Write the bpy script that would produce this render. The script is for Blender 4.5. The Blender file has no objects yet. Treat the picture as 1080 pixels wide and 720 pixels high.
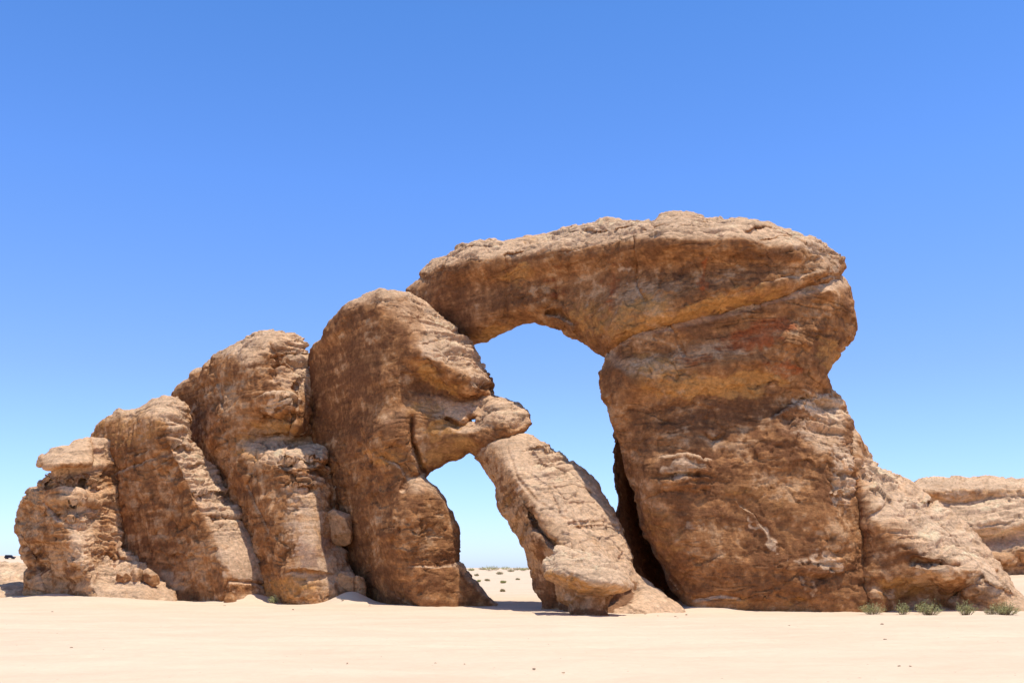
import builtins, functools
print = functools.partial(builtins.print, flush=True)
import bpy, bmesh, math, random, time
import numpy as np
from mathutils import Vector

T_START = time.time()
random.seed(7)
SC = bpy.context.scene
COL = SC.collection

# ---------------------------------------------------------------- camera
EYE = 1.6
FPX = 1050.0                       # focal length in photo pixels (1080 wide)
PITCH = math.atan(240.0 / FPX)     # horizon at row 600
cam_d = bpy.data.cameras.new('camera')
cam_d.sensor_width = 36.0
cam_d.lens = 36.0 * FPX / 1080.0
cam_d.clip_start = 0.1
cam_d.clip_end = 20000.0
cam = bpy.data.objects.new('camera', cam_d)
COL.objects.link(cam)
cam.location = (0, 0, EYE)
cam.rotation_euler = (math.pi / 2 + PITCH, 0, 0)
SC.camera = cam

# ---------------------------------------------------------------- light
SUN_EL, SUN_AZ = 74.5, -38.0        # azimuth from +X (photo right) towards +Y (behind the rocks)
sd = Vector((math.cos(math.radians(SUN_EL)) * math.cos(math.radians(SUN_AZ)),
             math.cos(math.radians(SUN_EL)) * math.sin(math.radians(SUN_AZ)),
             math.sin(math.radians(SUN_EL))))
sun_d = bpy.data.lights.new('sun', 'SUN')
sun_d.energy = 4.6
sun_d.angle = math.radians(0.53)
sun_d.color = (1.0, 0.955, 0.88)
sun = bpy.data.objects.new('sun', sun_d)
COL.objects.link(sun)
sun.location = sd * 60
sun.rotation_euler = (-sd).to_track_quat('-Z', 'Y').to_euler()

W = bpy.data.worlds.new('World')
SC.world = W
W.use_nodes = True
nt = W.node_tree
bg = nt.nodes['Background']
sky = nt.nodes.new('ShaderNodeTexSky')
sky.sky_type = 'NISHITA'
sky.sun_disc = False
sky.sun_elevation = math.radians(SUN_EL)
sky.sun_rotation = math.radians(90 - SUN_AZ)
sky.altitude = 300
sky.air_density = 1.0
sky.dust_density = 0.6
sky.ozone_density = 1.6
gm = nt.nodes.new('ShaderNodeMix')
gm.data_type = 'RGBA'; gm.blend_type = 'MULTIPLY'
gm.inputs[0].default_value = 1.0
# the clear desert sky is bluer than the model: tint by height, dimmed overhead to warm the fill light
tc = nt.nodes.new('ShaderNodeTexCoord'); sx = nt.nodes.new('ShaderNodeSeparateXYZ')
ramp = nt.nodes.new('ShaderNodeValToRGB')
nt.links.new(tc.outputs['Generated'], sx.inputs[0]); nt.links.new(sx.outputs[2], ramp.inputs[0])
SKY_T = [(0.0, (1.06, 1.30, 2.05)), (0.06, (0.98, 1.22, 1.85)), (0.186, (0.92, 1.12, 1.50)), (0.367, (0.80, 1.20, 1.90)), (0.52, (0.66, 1.15, 1.80)), (0.72, (0.62, 0.75, 0.90))]
while len(ramp.color_ramp.elements) < len(SKY_T): ramp.color_ramp.elements.new(0.5)
for e_, (p_, c_) in zip(ramp.color_ramp.elements, SKY_T):
    e_.position = p_; e_.color = (*[q_ / 2.0 for q_ in c_], 1)
nt.links.new(ramp.outputs[0], gm.inputs[7])
nt.links.new(sky.outputs[0], gm.inputs[6])
gs = nt.nodes.new('ShaderNodeVectorMath'); gs.operation = 'SCALE'; gs.inputs['Scale'].default_value = 1.75
nt.links.new(gm.outputs[2], gs.inputs[0]); nt.links.new(gs.outputs[0], bg.inputs[0])
bg.inputs[1].default_value = 0.15

SC.view_settings.view_transform = 'Standard'
SC.view_settings.look = 'None'
SC.view_settings.exposure = 0.0
SC.view_settings.gamma = 1.0
SC.view_settings.use_curve_mapping = False
SC.render.engine = 'CYCLES'
SC.cycles.max_bounces = 6
SC.cycles.diffuse_bounces = 4

# ---------------------------------------------------------------- projection
cp, sp = math.cos(PITCH), math.sin(PITCH)

def unproj(u, v, Y):
    """photo pixel + distance -> world"""
    a = (np.asarray(u, float) - 540.0) / FPX
    b = -(np.asarray(v, float) - 360.0) / FPX
    dy = cp - b * sp
    dz = sp + b * cp
    t = Y / dy
    return a * t, Y + 0 * t, EYE + dz * t

def proj(P):
    x, y, z = P[:, 0], P[:, 1], P[:, 2] - EYE
    f = y * cp + z * sp
    up = -y * sp + z * cp
    return 540.0 + FPX * x / f, 360.0 - FPX * up / f

# ---------------------------------------------------------------- noise (numpy)
_rng = np.random.RandomState(11)
PERM = _rng.permutation(256).astype(np.int32)
PERM = np.concatenate([PERM, PERM, PERM])
GR = _rng.normal(size=(256, 3)).astype(np.float32)
GR /= np.linalg.norm(GR, axis=1)[:, None]
RV = _rng.rand(256, 4).astype(np.float32)

def _h(ix, iy, iz):
    return PERM[PERM[PERM[ix & 255] + (iy & 255)] + (iz & 255)]

def perlin(P, seed=0):
    P = P.astype(np.float32) + np.float32(seed * 17.31)
    I = np.floor(P).astype(np.int32)
    F = P - I
    U = F * F * F * (F * (F * 6 - 15) + 10)
    res = 0
    for dx in (0, 1):
        wx = U[:, 0] if dx else 1 - U[:, 0]
        for dy in (0, 1):
            wy = U[:, 1] if dy else 1 - U[:, 1]
            for dz in (0, 1):
                wz = U[:, 2] if dz else 1 - U[:, 2]
                g = GR[_h(I[:, 0] + dx, I[:, 1] + dy, I[:, 2] + dz)]
                d = g[:, 0] * (F[:, 0] - dx) + g[:, 1] * (F[:, 1] - dy) + g[:, 2] * (F[:, 2] - dz)
                res = res + wx * wy * wz * d
    return res * 1.5

def fbm(P, octv=4, seed=0, gain=0.5):
    a, s, n = 1.0, 0.0, 0.0
    Q = P.copy()
    for o in range(octv):
        s = s + a * perlin(Q, seed + o * 3)
        n += a
        a *= gain
        Q = Q * 2.03
    return s / n * 1.4

def worley(P, seed=0):
    """F1, F2 and the random value of the nearest cell"""
    P = P.astype(np.float32) + np.float32(seed * 7.7)
    I = np.floor(P).astype(np.int32)
    f1 = np.full(len(P), 9.0, np.float32); f2 = f1.copy(); cv = np.zeros(len(P), np.float32); fac = cv.copy()
    for dx in (-1, 0, 1):
        for dy in (-1, 0, 1):
            for dz in (-1, 0, 1):
                J = I + np.array([dx, dy, dz], np.int32)
                r = RV[_h(J[:, 0], J[:, 1], J[:, 2])]
                D = J + r[:, :3] - P
                d = np.sqrt((D * D).sum(1))
                m = d < f1
                f2 = np.where(m, f1, np.minimum(f2, d))
                cv = np.where(m, r[:, 3], cv)
                g = GR[(r[:, 3] * 255).astype(np.int32)]
                fac = np.where(m, (D * g).sum(1), fac)
                f1 = np.where(m, d, f1)
    return f1, f2, cv, fac

def sstep(a, b, x):
    t = np.clip((x - a) / (b - a), 0, 1)
    return t * t * (3 - 2 * t)

# ---------------------------------------------------------------- materials
def new_mat(name):
    m = bpy.data.materials.new(name)
    m.use_nodes = True
    n = m.node_tree
    b = n.nodes['Principled BSDF']
    b.inputs['Roughness'].default_value = 0.95
    b.inputs['Specular IOR Level'].default_value = 0.12
    return m, n, b

def N(n, t, **kw):
    o = n.nodes.new(t)
    for k, v in kw.items():
        setattr(o, k, v)
    return o

def rock_material():
    m, n, b = new_mat('sandstone')
    L = n.links.new
    att = N(n, 'ShaderNodeAttribute', attribute_name='rockcol')
    geo = N(n, 'ShaderNodeNewGeometry')
    # grain and blotches multiply the vertex colour
    n1 = N(n, 'ShaderNodeTexNoise'); n1.inputs['Scale'].default_value = 6.0
    n1.inputs['Detail'].default_value = 8; n1.inputs['Roughness'].default_value = 0.68
    L(geo.outputs['Position'], n1.inputs['Vector'])
    r1 = N(n, 'ShaderNodeMapRange'); r1.inputs[1].default_value = 0.3; r1.inputs[2].default_value = 0.72
    r1.inputs[3].default_value = 0.62; r1.inputs[4].default_value = 1.30
    L(n1.outputs['Fac'], r1.inputs[0])
    mp = N(n, 'ShaderNodeMapping'); mp.inputs['Scale'].default_value = (1.2, 1.2, 9.0)
    mp.inputs['Rotation'].default_value = (0.05, 0.09, 0)
    L(geo.outputs['Position'], mp.inputs['Vector'])
    n2 = N(n, 'ShaderNodeTexNoise'); n2.inputs['Scale'].default_value = 1.6
    n2.inputs['Detail'].default_value = 7; n2.inputs['Roughness'].default_value = 0.7
    L(mp.outputs[0], n2.inputs['Vector'])
    r2 = N(n, 'ShaderNodeMapRange'); r2.inputs[1].default_value = 0.3; r2.inputs[2].default_value = 0.7
    r2.inputs[3].default_value = 0.86; r2.inputs[4].default_value = 1.1
    L(n2.outputs['Fac'], r2.inputs[0])
    mu = N(n, 'ShaderNodeMath', operation='MULTIPLY')
    L(r1.outputs[0], mu.inputs[0]); L(r2.outputs[0], mu.inputs[1])
    mx = N(n, 'ShaderNodeVectorMath', operation='SCALE')
    L(att.outputs['Color'], mx.inputs[0]); L(mu.outputs[0], mx.inputs['Scale'])
    L(mx.outputs[0], b.inputs['Base Color'])
    # bump: grain + strata
    n3 = N(n, 'ShaderNodeTexNoise'); n3.inputs['Scale'].default_value = 14.0
    n3.inputs['Detail'].default_value = 9; n3.inputs['Roughness'].default_value = 0.72
    L(geo.outputs['Position'], n3.inputs['Vector'])
    b1 = N(n, 'ShaderNodeBump'); b1.inputs['Strength'].default_value = 1.0; b1.inputs['Distance'].default_value = 0.075
    L(n3.outputs['Fac'], b1.inputs['Height'])
    b2 = N(n, 'ShaderNodeBump'); b2.inputs['Strength'].default_value = 0.7; b2.inputs['Distance'].default_value = 0.07
    L(n2.outputs['Fac'], b2.inputs['Height']); L(b1.outputs[0], b2.inputs['Normal'])
    L(b2.outputs[0], b.inputs['Normal'])
    return m

def sand_material():
    m, n, b = new_mat('desert_sand')
    L = n.links.new
    geo = N(n, 'ShaderNodeNewGeometry')
    n1 = N(n, 'ShaderNodeTexNoise'); n1.inputs['Scale'].default_value = 0.35
    n1.inputs['Detail'].default_value = 6; n1.inputs['Roughness'].default_value = 0.6
    mp = N(n, 'ShaderNodeMapping'); mp.inputs['Scale'].default_value = (0.6, 1.6, 1)
    L(geo.outputs['Position'], mp.inputs['Vector']); L(mp.outputs[0], n1.inputs['Vector'])
    cr = N(n, 'ShaderNodeValToRGB')
    cr.color_ramp.elements[0].position = 0.32; cr.color_ramp.elements[0].color = (0.68, 0.49, 0.33, 1)
    cr.color_ramp.elements[1].position = 0.68; cr.color_ramp.elements[1].color = (0.73, 0.56, 0.385, 1)
    L(n1.outputs['Fac'], cr.inputs[0])
    n2 = N(n, 'ShaderNodeTexNoise'); n2.inputs['Scale'].default_value = 4.5
    n2.inputs['Detail'].default_value = 8; n2.inputs['Roughness'].default_value = 0.75
    L(geo.outputs['Position'], n2.inputs['Vector'])
    r2 = N(n, 'ShaderNodeMapRange'); r2.inputs[1].default_value = 0.3; r2.inputs[2].default_value = 0.7
    r2.inputs[3].default_value = 0.95; r2.inputs[4].default_value = 1.04
    L(n2.outputs['Fac'], r2.inputs[0])
    # small stones scattered in the sand surface
    vo = N(n, 'ShaderNodeTexVoronoi'); vo.inputs['Scale'].default_value = 3.2
    vo.inputs['Randomness'].default_value = 1.0
    L(geo.outputs['Position'], vo.inputs['Vector'])
    r3 = N(n, 'ShaderNodeMapRange'); r3.inputs[1].default_value = 0.035; r3.inputs[2].default_value = 0.075
    r3.inputs[3].default_value = 0.6; r3.inputs[4].default_value = 1.0
    L(vo.outputs['Distance'], r3.inputs[0])
    mu = N(n, 'ShaderNodeMath', operation='MULTIPLY')
    L(r2.outputs[0], mu.inputs[0]); L(r3.outputs[0], mu.inputs[1])
    mx = N(n, 'ShaderNodeVectorMath', operation='SCALE')
    L(cr.outputs[0], mx.inputs[0]); L(mu.outputs[0], mx.inputs['Scale'])
    L(mx.outputs[0], b.inputs['Base Color'])
    n3 = N(n, 'ShaderNodeTexNoise'); n3.inputs['Scale'].default_value = 2.2
    n3.inputs['Detail'].default_value = 9; n3.inputs['Roughness'].default_value = 0.6
    mp3 = N(n, 'ShaderNodeMapping'); mp3.inputs['Scale'].default_value = (1, 2.4, 1)
    L(geo.outputs['Position'], mp3.inputs['Vector']); L(mp3.outputs[0], n3.inputs['Vector'])
    b1 = N(n, 'ShaderNodeBump'); b1.inputs['Strength'].default_value = 0.5; b1.inputs['Distance'].default_value = 0.05
    L(n3.outputs['Fac'], b1.inputs['Height'])
    L(b1.outputs[0], b.inputs['Normal'])
    return m

def plain_mat(name, col, rough=0.8, var=0.0):
    m, n, b = new_mat(name)
    b.inputs['Roughness'].default_value = rough
    b.inputs['Base Color'].default_value = (*col, 1)
    if var:
        L = n.links.new
        nz = N(n, 'ShaderNodeTexNoise'); nz.inputs['Scale'].default_value = 9.0; nz.inputs['Detail'].default_value = 3
        geo = N(n, 'ShaderNodeNewGeometry'); L(geo.outputs['Position'], nz.inputs['Vector'])
        r = N(n, 'ShaderNodeMapRange'); r.inputs[1].default_value = 0.3; r.inputs[2].default_value = 0.7
        r.inputs[3].default_value = 1 - var; r.inputs[4].default_value = 1 + var
        L(nz.outputs['Fac'], r.inputs[0])
        sc = N(n, 'ShaderNodeVectorMath', operation='SCALE'); sc.inputs[0].default_value = col
        L(r.outputs[0], sc.inputs['Scale']); L(sc.outputs[0], b.inputs['Base Color'])
    return m

M_ROCK = rock_material()
M_SAND = sand_material()
M_LEAF = plain_mat('desert_foliage', (0.42, 0.41, 0.17), 0.8, 0.3)
M_DRY = plain_mat('dry_foliage', (0.40, 0.34, 0.19), 0.85, 0.25)
M_TWIG = plain_mat('dry_twig', (0.20, 0.15, 0.09), 0.9, 0.2)
M_CAR = plain_mat('dark_car_paint', (0.03, 0.028, 0.055), 0.35)
M_GLASS = plain_mat('car_glass', (0.02, 0.022, 0.028), 0.1)
M_TYRE = plain_mat('tyre_rubber', (0.02, 0.02, 0.02), 0.9)

# ---------------------------------------------------------------- tagging
def tag(o, label=None, cat=None, group=None, kind=None):
    if label: o['label'] = label
    if cat: o['category'] = cat
    if group: o['group'] = group
    if kind: o['kind'] = kind
    return o

def empty(name, loc):
    o = bpy.data.objects.new(name, None)
    o.empty_display_size = 0.5
    COL.objects.link(o)
    o.location = loc
    return o

def link_mesh(name, me, mat, parent=None):
    o = bpy.data.objects.new(name, me)
    COL.objects.link(o)
    if mat and not me.materials: me.materials.append(mat)
    if parent:
        o.parent = parent
        o.matrix_parent_inverse.identity()
    return o

def np_mesh(name, V, F4=None, F3=None, smooth=True):
    me = bpy.data.meshes.new(name)
    loops, starts = [], []
    pos = 0
    if F4 is not None and len(F4):
        loops.append(F4.ravel()); starts.append(np.arange(len(F4)) * 4 + pos); pos += len(F4) * 4
    if F3 is not None and len(F3):
        loops.append(F3.ravel()); starts.append(np.arange(len(F3)) * 3 + pos); pos += len(F3) * 3
    L = np.concatenate(loops).astype(np.int32); S = np.concatenate(starts).astype(np.int32)
    me.vertices.add(len(V)); me.vertices.foreach_set('co', np.asarray(V, np.float32).ravel())
    me.loops.add(len(L)); me.loops.foreach_set('vertex_index', L)
    me.polygons.add(len(S)); me.polygons.foreach_set('loop_start', S)
    me.update(calc_edges=True)
    me.polygons.foreach_set('use_smooth', np.full(len(S), smooth))
    me.validate()
    return me

# ---------------------------------------------------------------- ground height
def zpix(v, Y):
    return float(unproj(540.0, v, Y)[2])

def ground_z(x, y):
    x = np.asarray(x, float); y = np.asarray(y, float)
    z = 0.0 * x
    # far sand plain climbs a little behind the arch
    z = z + 1.5 * sstep(55, 170, y) + 1.0 * sstep(170, 700, y)
    def bump(cx, cy, sx, sy, h, rot=0.0):
        c, s = math.cos(rot), math.sin(rot)
        dx, dy = x - cx, y - cy
        a = (dx * c + dy * s) / sx; b = (-dx * s + dy * c) / sy
        return h * np.exp(-(a * a + b * b))
    z = z + bump(-21.5, 52.0, 4.0, 3.2, 0.5)           # drift behind and beside the leftmost rock
    z = z + bump(-33, 60, 9, 5, 0.2)
    z = z + bump(-18.9, 47.6, 3.4, 2.0, 0.36)        # drift in front of the low shelf
    z = z + bump(-12.8, 50.2, 1.3, 1.5, 0.55)        # foot of the second slab
    z = z + bump(-7.5, 47.8, 0.9, 1.2, 0.55)         # sand run beside the third slab
    z = z + bump(8.0, 43.0, 1.6, 1.4, 0.25)
    z = z + bump(12, 42.5, 9, 5, -0.10)
    z = z + bump(33, 62, 10, 12, 1.3)                # rise under the far cliff
    z = z + bump(-270, 520, 110, 90, 6.4)            # low ridge far left
    z = z + 0.03 * np.sin(x * 0.31 + 1.0) * np.sin(y * 0.23) + 0.02 * np.sin(x * 0.9 + y * 0.7)
    return z

def build_ground():
    def axis(lo, mid0, mid1, hi, step, grow):
        a = list(np.arange(mid0, mid1 + step * .5, step))
        s, p = step, mid1
        while p < hi:
            s *= grow; p += s; a.append(p)
        s, p = step, mid0
        while p > lo:
            s *= grow; p -= s; a.insert(0, p)
        return np.array(a)
    xs = axis(-6000, -34, 38, 6000, 0.16, 1.12)
    ys = axis(-60, 8, 62, 9000, 0.16, 1.07)
    X, Y = np.meshgrid(xs, ys)
    Z = ground_z(X, Y)
    P = np.stack([X.ravel(), Y.ravel(), np.zeros(X.size)], 1)
    near = (np.abs(P[:, 0]) < 60) & (P[:, 1] < 110) & (P[:, 1] > 0)
    zz = Z.ravel()
    d = fbm(P[near] * np.array([0.45, 0.8, 1]), 4, 5) * 0.05 + fbm(P[near] * np.array([1.9, 3.1, 1]), 3, 9) * 0.026
    # faint tyre tracks crossing the flat
    x, y = P[near, 0], P[near, 1]
    for (x0, y0, ang, bend) in ((0, 24, 0.10, 0.003), (4, 29, -0.06, -0.002), (-8, 20, 0.16, 0.002)):
        c, s = math.cos(ang), math.sin(ang)
        t = (x - x0) * c + (y - y0) * s
        q = -(x - x0) * s + (y - y0) * c - bend * t * t
        for off in (-0.8, 0.8):
            w = np.abs(q - off)
            d = d - 0.035 * np.exp(-(w / 0.16) ** 2) + 0.02 * np.exp(-((w - 0.27) / 0.09) ** 2)
    zz[near] += d
    V = np.stack([X.ravel(), Y.ravel(), zz], 1)
    ny, nx = X.shape
    i = (np.arange(ny - 1)[:, None] * nx + np.arange(nx - 1)[None, :]).ravel()
    F = np.stack([i, i + 1, i + nx + 1, i + nx], 1)
    o = link_mesh('ground', np_mesh('ground', V, F), M_SAND)
    tag(o, 'pale cream desert sand, flat and finely marked, around the rocks', 'sand', kind='structure')
    return o

# ---------------------------------------------------------------- rock sculpting
def seg_dist(U, Vv, poly, closed=True):
    pts = np.array(poly, float)
    n = len(pts)
    best = np.full(U.shape, 1e9)
    for i in range(n if closed else n - 1):
        ax, ay = pts[i]; bx, by = pts[(i + 1) % n]
        dx, dy = bx - ax, by - ay
        L2 = dx * dx + dy * dy + 1e-9
        t = np.clip(((U - ax) * dx + (Vv - ay) * dy) / L2, 0, 1)
        d = (U - ax - t * dx) ** 2 + (Vv - ay - t * dy) ** 2
        best = np.minimum(best, d)
    return np.sqrt(best)

def inside(U, Vv, poly):
    pts = np.array(poly, float)
    n = len(pts); r = np.zeros(U.shape, bool)
    for i in range(n):
        ax, ay = pts[i]; bx, by = pts[(i + 1) % n]
        if ay == by: continue
        c = ((ay > Vv) != (by > Vv)) & (U < (bx - ax) * (Vv - ay) / (by - ay) + ax)
        r ^= c
    return r

def rbf(ctrl, U, Vv):
    """ctrl: list of polylines of (u, v, Y); r-kernel interpolation keeps ridges crisp"""
    pts = []
    for line in ctrl:
        for k in range(len(line)):
            pts.append(line[k])
            if k + 1 < len(line):
                a, b = np.array(line[k], float), np.array(line[k + 1], float)
                d = np.hypot(*(b - a)[:2]); m = int(d // 14)
                for j in range(1, m + 1):
                    pts.append(tuple(a + (b - a) * j / (m + 1)))
    P = np.array(pts, float)
    _, keep = np.unique(np.round(P[:, :2] / 2), axis=0, return_index=True)
    P = P[keep]
    n = len(P)
    x = P[:, :2] / 50.0
    D = np.sqrt(((x[:, None] - x[None]) ** 2).sum(2) + 0.02)
    A = np.zeros((n + 3, n + 3)); A[:n, :n] = D - np.eye(n) * 0.004
    A[:n, n] = 1; A[:n, n + 1:] = x; A[n, :n] = 1; A[n + 1:, :n] = x.T
    w = np.linalg.lstsq(A, np.concatenate([P[:, 2], [0, 0, 0]]), rcond=1e-5)[0]
    out = np.full(U.shape, w[n]) + w[n + 1] * U / 50 + w[n + 2] * Vv / 50
    for i in range(n):
        out += w[i] * np.sqrt((U / 50 - x[i, 0]) ** 2 + (Vv / 50 - x[i, 1]) ** 2 + 0.02)
    return out

def remesh(me, voxel):
    o = bpy.data.objects.new('tmp', me)
    COL.objects.link(o)
    md = o.modifiers.new('r', 'REMESH')
    md.mode = 'VOXEL'; md.voxel_size = voxel; md.use_smooth_shade = True
    dg = bpy.context.evaluated_depsgraph_get()
    res = bpy.data.meshes.new_from_object(o.evaluated_get(dg))
    bpy.data.objects.remove(o); bpy.data.meshes.remove(me)
    return res

def blob_mask(u, v, blobs):
    m = np.zeros(len(u))
    for bl in blobs:
        cu, cv, ru, rv = bl[:4]
        ang = math.radians(bl[4]) if len(bl) > 4 else 0.0
        amp = bl[5] if len(bl) > 5 else 1.0
        c, s = math.cos(ang), math.sin(ang)
        du, dv = u - cu, v - cv
        a = (du * c + dv * s) / ru; b = (-du * s + dv * c) / rv
        m = np.maximum(m, amp * (1 - sstep(0.55, 1.25, np.sqrt(a * a + b * b))))
    return m

C_VARN_SHADE = np.array((0.225, 0.094, 0.039))  # desert varnish; also the colour of shade painted by the dark blobs
C_BROWN = np.array((0.440, 0.200, 0.076))
C_TAN = np.array((0.620, 0.352, 0.175))
C_PALE = np.array((0.750, 0.495, 0.300))
C_GOLD = np.array((0.660, 0.325, 0.100))
C_RED = np.array((0.470, 0.105, 0.028))
C_GREY = np.array((0.430, 0.280, 0.200))

def sculpt(me, tilt=0.0, lay=None, pale=None, gold=None, red=None, dark=None, grey=None, smooth=None, lay_amp=None, streak=0.0,
           base_lay=0.35, amp=1.0, base_varn=0.5, seed=0, scale=1.0, pits=1.0):
    nv = len(me.vertices)
    P = np.empty(nv * 3, np.float32); me.vertices.foreach_get('co', P); P = P.reshape(-1, 3)
    NN = np.empty(nv * 3, np.float32); me.vertex_normals.foreach_get('vector', NN); NN = NN.reshape(-1, 3)
    u, v = proj(P)
    jit = perlin(P * 1.3, 2) * 9; jit2 = perlin(P * 1.3, 6) * 9
    uu, vv = u + jit + perlin(P * 4, 1) * 4, v + jit2 + perlin(P * 4, 4) * 4
    L = np.clip(base_lay + (blob_mask(uu, vv, lay) if lay else 0), 0, 1)
    S = 1 - 0.8 * (blob_mask(uu, vv, smooth) if smooth else np.zeros(nv))
    # strata coordinate
    w1 = perlin(P * 0.35, 3) * 0.5 + perlin(P * 1.4, 8) * 0.08
    s = (P[:, 2] * math.cos(tilt) - P[:, 0] * math.sin(tilt) + w1) / scale
    sp1 = np.stack([P[:, 0] * 0.12, P[:, 1] * 0.12, s * 1.5], 1)
    sp2 = np.stack([P[:, 0] * 0.35, P[:, 1] * 0.35, s * 4.2], 1)
    sp3 = np.stack([P[:, 0] * 0.9, P[:, 1] * 0.9, s * 10.0], 1)
    e1 = perlin(sp1, 1 + seed); e2 = perlin(sp2, 2 + seed); e3 = perlin(sp3, 5 + seed)
    ledge = np.tanh(e1 * 6) * 0.15 + np.tanh(e2 * 6) * 0.08 + np.tanh(e3 * 4) * 0.035
    q = P / scale
    big = fbm(q * 0.42, 3, 21 + seed) * 0.26
    mid = fbm(q * 1.3, 4, 31 + seed) * (0.05 + 0.05 * L)
    rid = (1 - np.abs(perlin(q * 1.0, 13 + seed)) * 2.4) * 0.07
    fine = fbm(q * 4.5, 3, 41 + seed, 0.6) * 0.055
    # broken blocks
    wq = q + np.stack([perlin(q * 1.7, 51), perlin(q * 1.7, 52), perlin(q * 1.7, 53)], 1) * 0.35
    f1, f2, cv, fa = worley(wq * np.array([0.75, 0.75, 1.5]), 1 + seed)
    crack = np.exp(-((f2 - f1) / 0.045) ** 2)
    cmask = sstep(-0.1, 0.4, perlin(q * 0.45, 61 + seed))
    block = (cv - 0.5) * 0.10 + fa * 0.26 - crack * 0.08 * cmask
    f1b, f2b, cvb, fb = worley(wq * np.array([2.2, 2.2, 4.5]), 2 + seed)
    block2 = fb * 0.085 + (cvb - 0.5) * 0.03 - np.exp(-((f2b - f1b) / 0.06) ** 2) * 0.02
    # weathered pockets
    pz = perlin(q * np.array([2.6, 2.6, 3.4]), 71 + seed)
    pm = sstep(0.0, 0.45, perlin(q * 0.5, 75 + seed))
    pit = -sstep(0.30, 0.62, pz) * 0.20 * pm * pits
    # rain flutes on steep faces
    fl = perlin(np.stack([q[:, 0] * 3.2 + q[:, 2] * 0.5, q[:, 1] * 3.2, q[:, 2] * 0.35], 1), 81)
    steep = 1 - np.abs(NN[:, 2])
    flute = (fl * (0.06 + 0.10 * streak) + streak * 0.05 * perlin(np.stack([q[:, 0] * 7 + q[:, 2], q[:, 1] * 7, q[:, 2] * 0.7], 1), 83)) * steep * (1 - L)
    rough = 0.35 + 0.95 * sstep(-0.3, 0.35, perlin(q * 0.38, 66 + seed))
    rough = np.maximum(rough, L * 0.9)
    e4 = perlin(np.stack([P[:, 0] * 0.22, P[:, 1] * 0.22, s * 2.6], 1), 17 + seed)
    thin = np.exp(-(e4 / 0.035) ** 2) * sstep(-0.1, 0.3, perlin(q * 0.6, 67 + seed))
    block = block * rough; block2 = block2 * rough; pit = pit * rough - thin * 0.07; mid = mid * rough; fine = fine * (0.4 + 0.6 * rough)
    disp = big * (0.3 + 0.7 * S) + S * (mid + rid + ledge * L * 1.25 + block * (0.45 + 0.6 * L) + block2 * (0.4 + 0.7 * L) + pit + flute) + fine * (0.5 + .5 * S)
    disp = disp * (1 if lay_amp is None else lay_amp)
    disp = np.where(disp > 0, 0.3 * np.tanh(disp / 0.3), disp)
    disp *= amp * scale
    P2 = P + NN * disp[:, None]
    me.vertices.foreach_set('co', P2.astype(np.float32).ravel())
    me.update()
    # ----- colour of the stone (desert varnish, iron stain, fresh breaks); dark and pale blobs also paint shade and sun
    up = sstep(0.2, 0.85, NN[:, 2])
    big_n = fbm(q * 0.55, 4, 91 + seed, 0.6)
    st_n = fbm(np.stack([q[:, 0] * 1.7 + q[:, 2] * 0.3, q[:, 1] * 1.7, q[:, 2] * 0.45], 1), 4, 95, 0.65)
    fin_n = fbm(q * 2.4, 4, 99, 0.65)
    reg = sstep(-0.25, 0.35, perlin(q * 0.3, 77 + seed))
    bed = fbm(np.stack([P[:, 0] * 0.25, P[:, 1] * 0.25, s * 2.6], 1), 4, 88, 0.65)
    stk = reg * fbm(np.stack([q[:, 0] * 5.0 + q[:, 2] * 0.9, q[:, 1] * 5.0, q[:, 2] * 0.55], 1), 3, 97, 0.6) * (0.25 + 0.45 * streak) * steep
    varn = np.clip(base_varn + stk + big_n * 0.75 + bed * 0.45 + st_n * 0.22 * reg + fin_n * 0.55 - up * 0.85, 0, 1)
    Cc = C_TAN[None] + (C_BROWN - C_TAN)[None] * sstep(0.1, 0.5, varn)[:, None]
    Cc = Cc + (C_VARN_SHADE[None] - Cc) * (sstep(0.45, 0.95, varn) * 0.85)[:, None]
    Cc = Cc + (C_PALE[None] - Cc) * (up * 0.7)[:, None]
    def mixin(Cc, col, blobs, k=1.0, lo=0.25, hi=0.7):
        if not blobs: return Cc
        m = blob_mask(uu, vv, blobs)
        m = sstep(lo, hi, m * 0.75 + (m > 0) * (fin_n * 0.5 + bed * 0.5 + stk * 0.6)) * k
        return Cc + (col[None] - Cc) * m[:, None]
    Cc = mixin(Cc, C_VARN_SHADE, dark, 0.85)  # varnish patches, plus shade painted into recesses and undersides
    Cc = mixin(Cc, C_GOLD, gold, 0.72, 0.15, 0.85)
    Cc = mixin(Cc, C_RED, red, 0.68, 0.15, 1.0)
    Cc = mixin(Cc, C_GREY, grey, 0.6)
    Cc = mixin(Cc, C_PALE, pale, 0.85)  # paler stone, plus sunlit faces painted brighter
    # strata tint, fresh pale edges of blocks and ledges, darker along cracks and thin bedding grooves
    Cc = Cc * (1 + 0.16 * np.tanh(e2 * 3) * L)[:, None]
    Cc = Cc * (1 - 0.25 * crack * cmask - 0.30 * thin)[:, None]
    Cc = Cc * (1 + 0.12 * (cvb - 0.5))[:, None] * (1 + 0.14 * (cv - 0.5))[:, None]
    Cc = np.clip(Cc, 0.02, 0.8)
    a = me.color_attributes.new('rockcol', 'FLOAT_COLOR', 'POINT')
    buf = np.ones((nv, 4), np.float32); buf[:, :3] = Cc
    a.data.foreach_set('color', buf.ravel())
    return me

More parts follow.
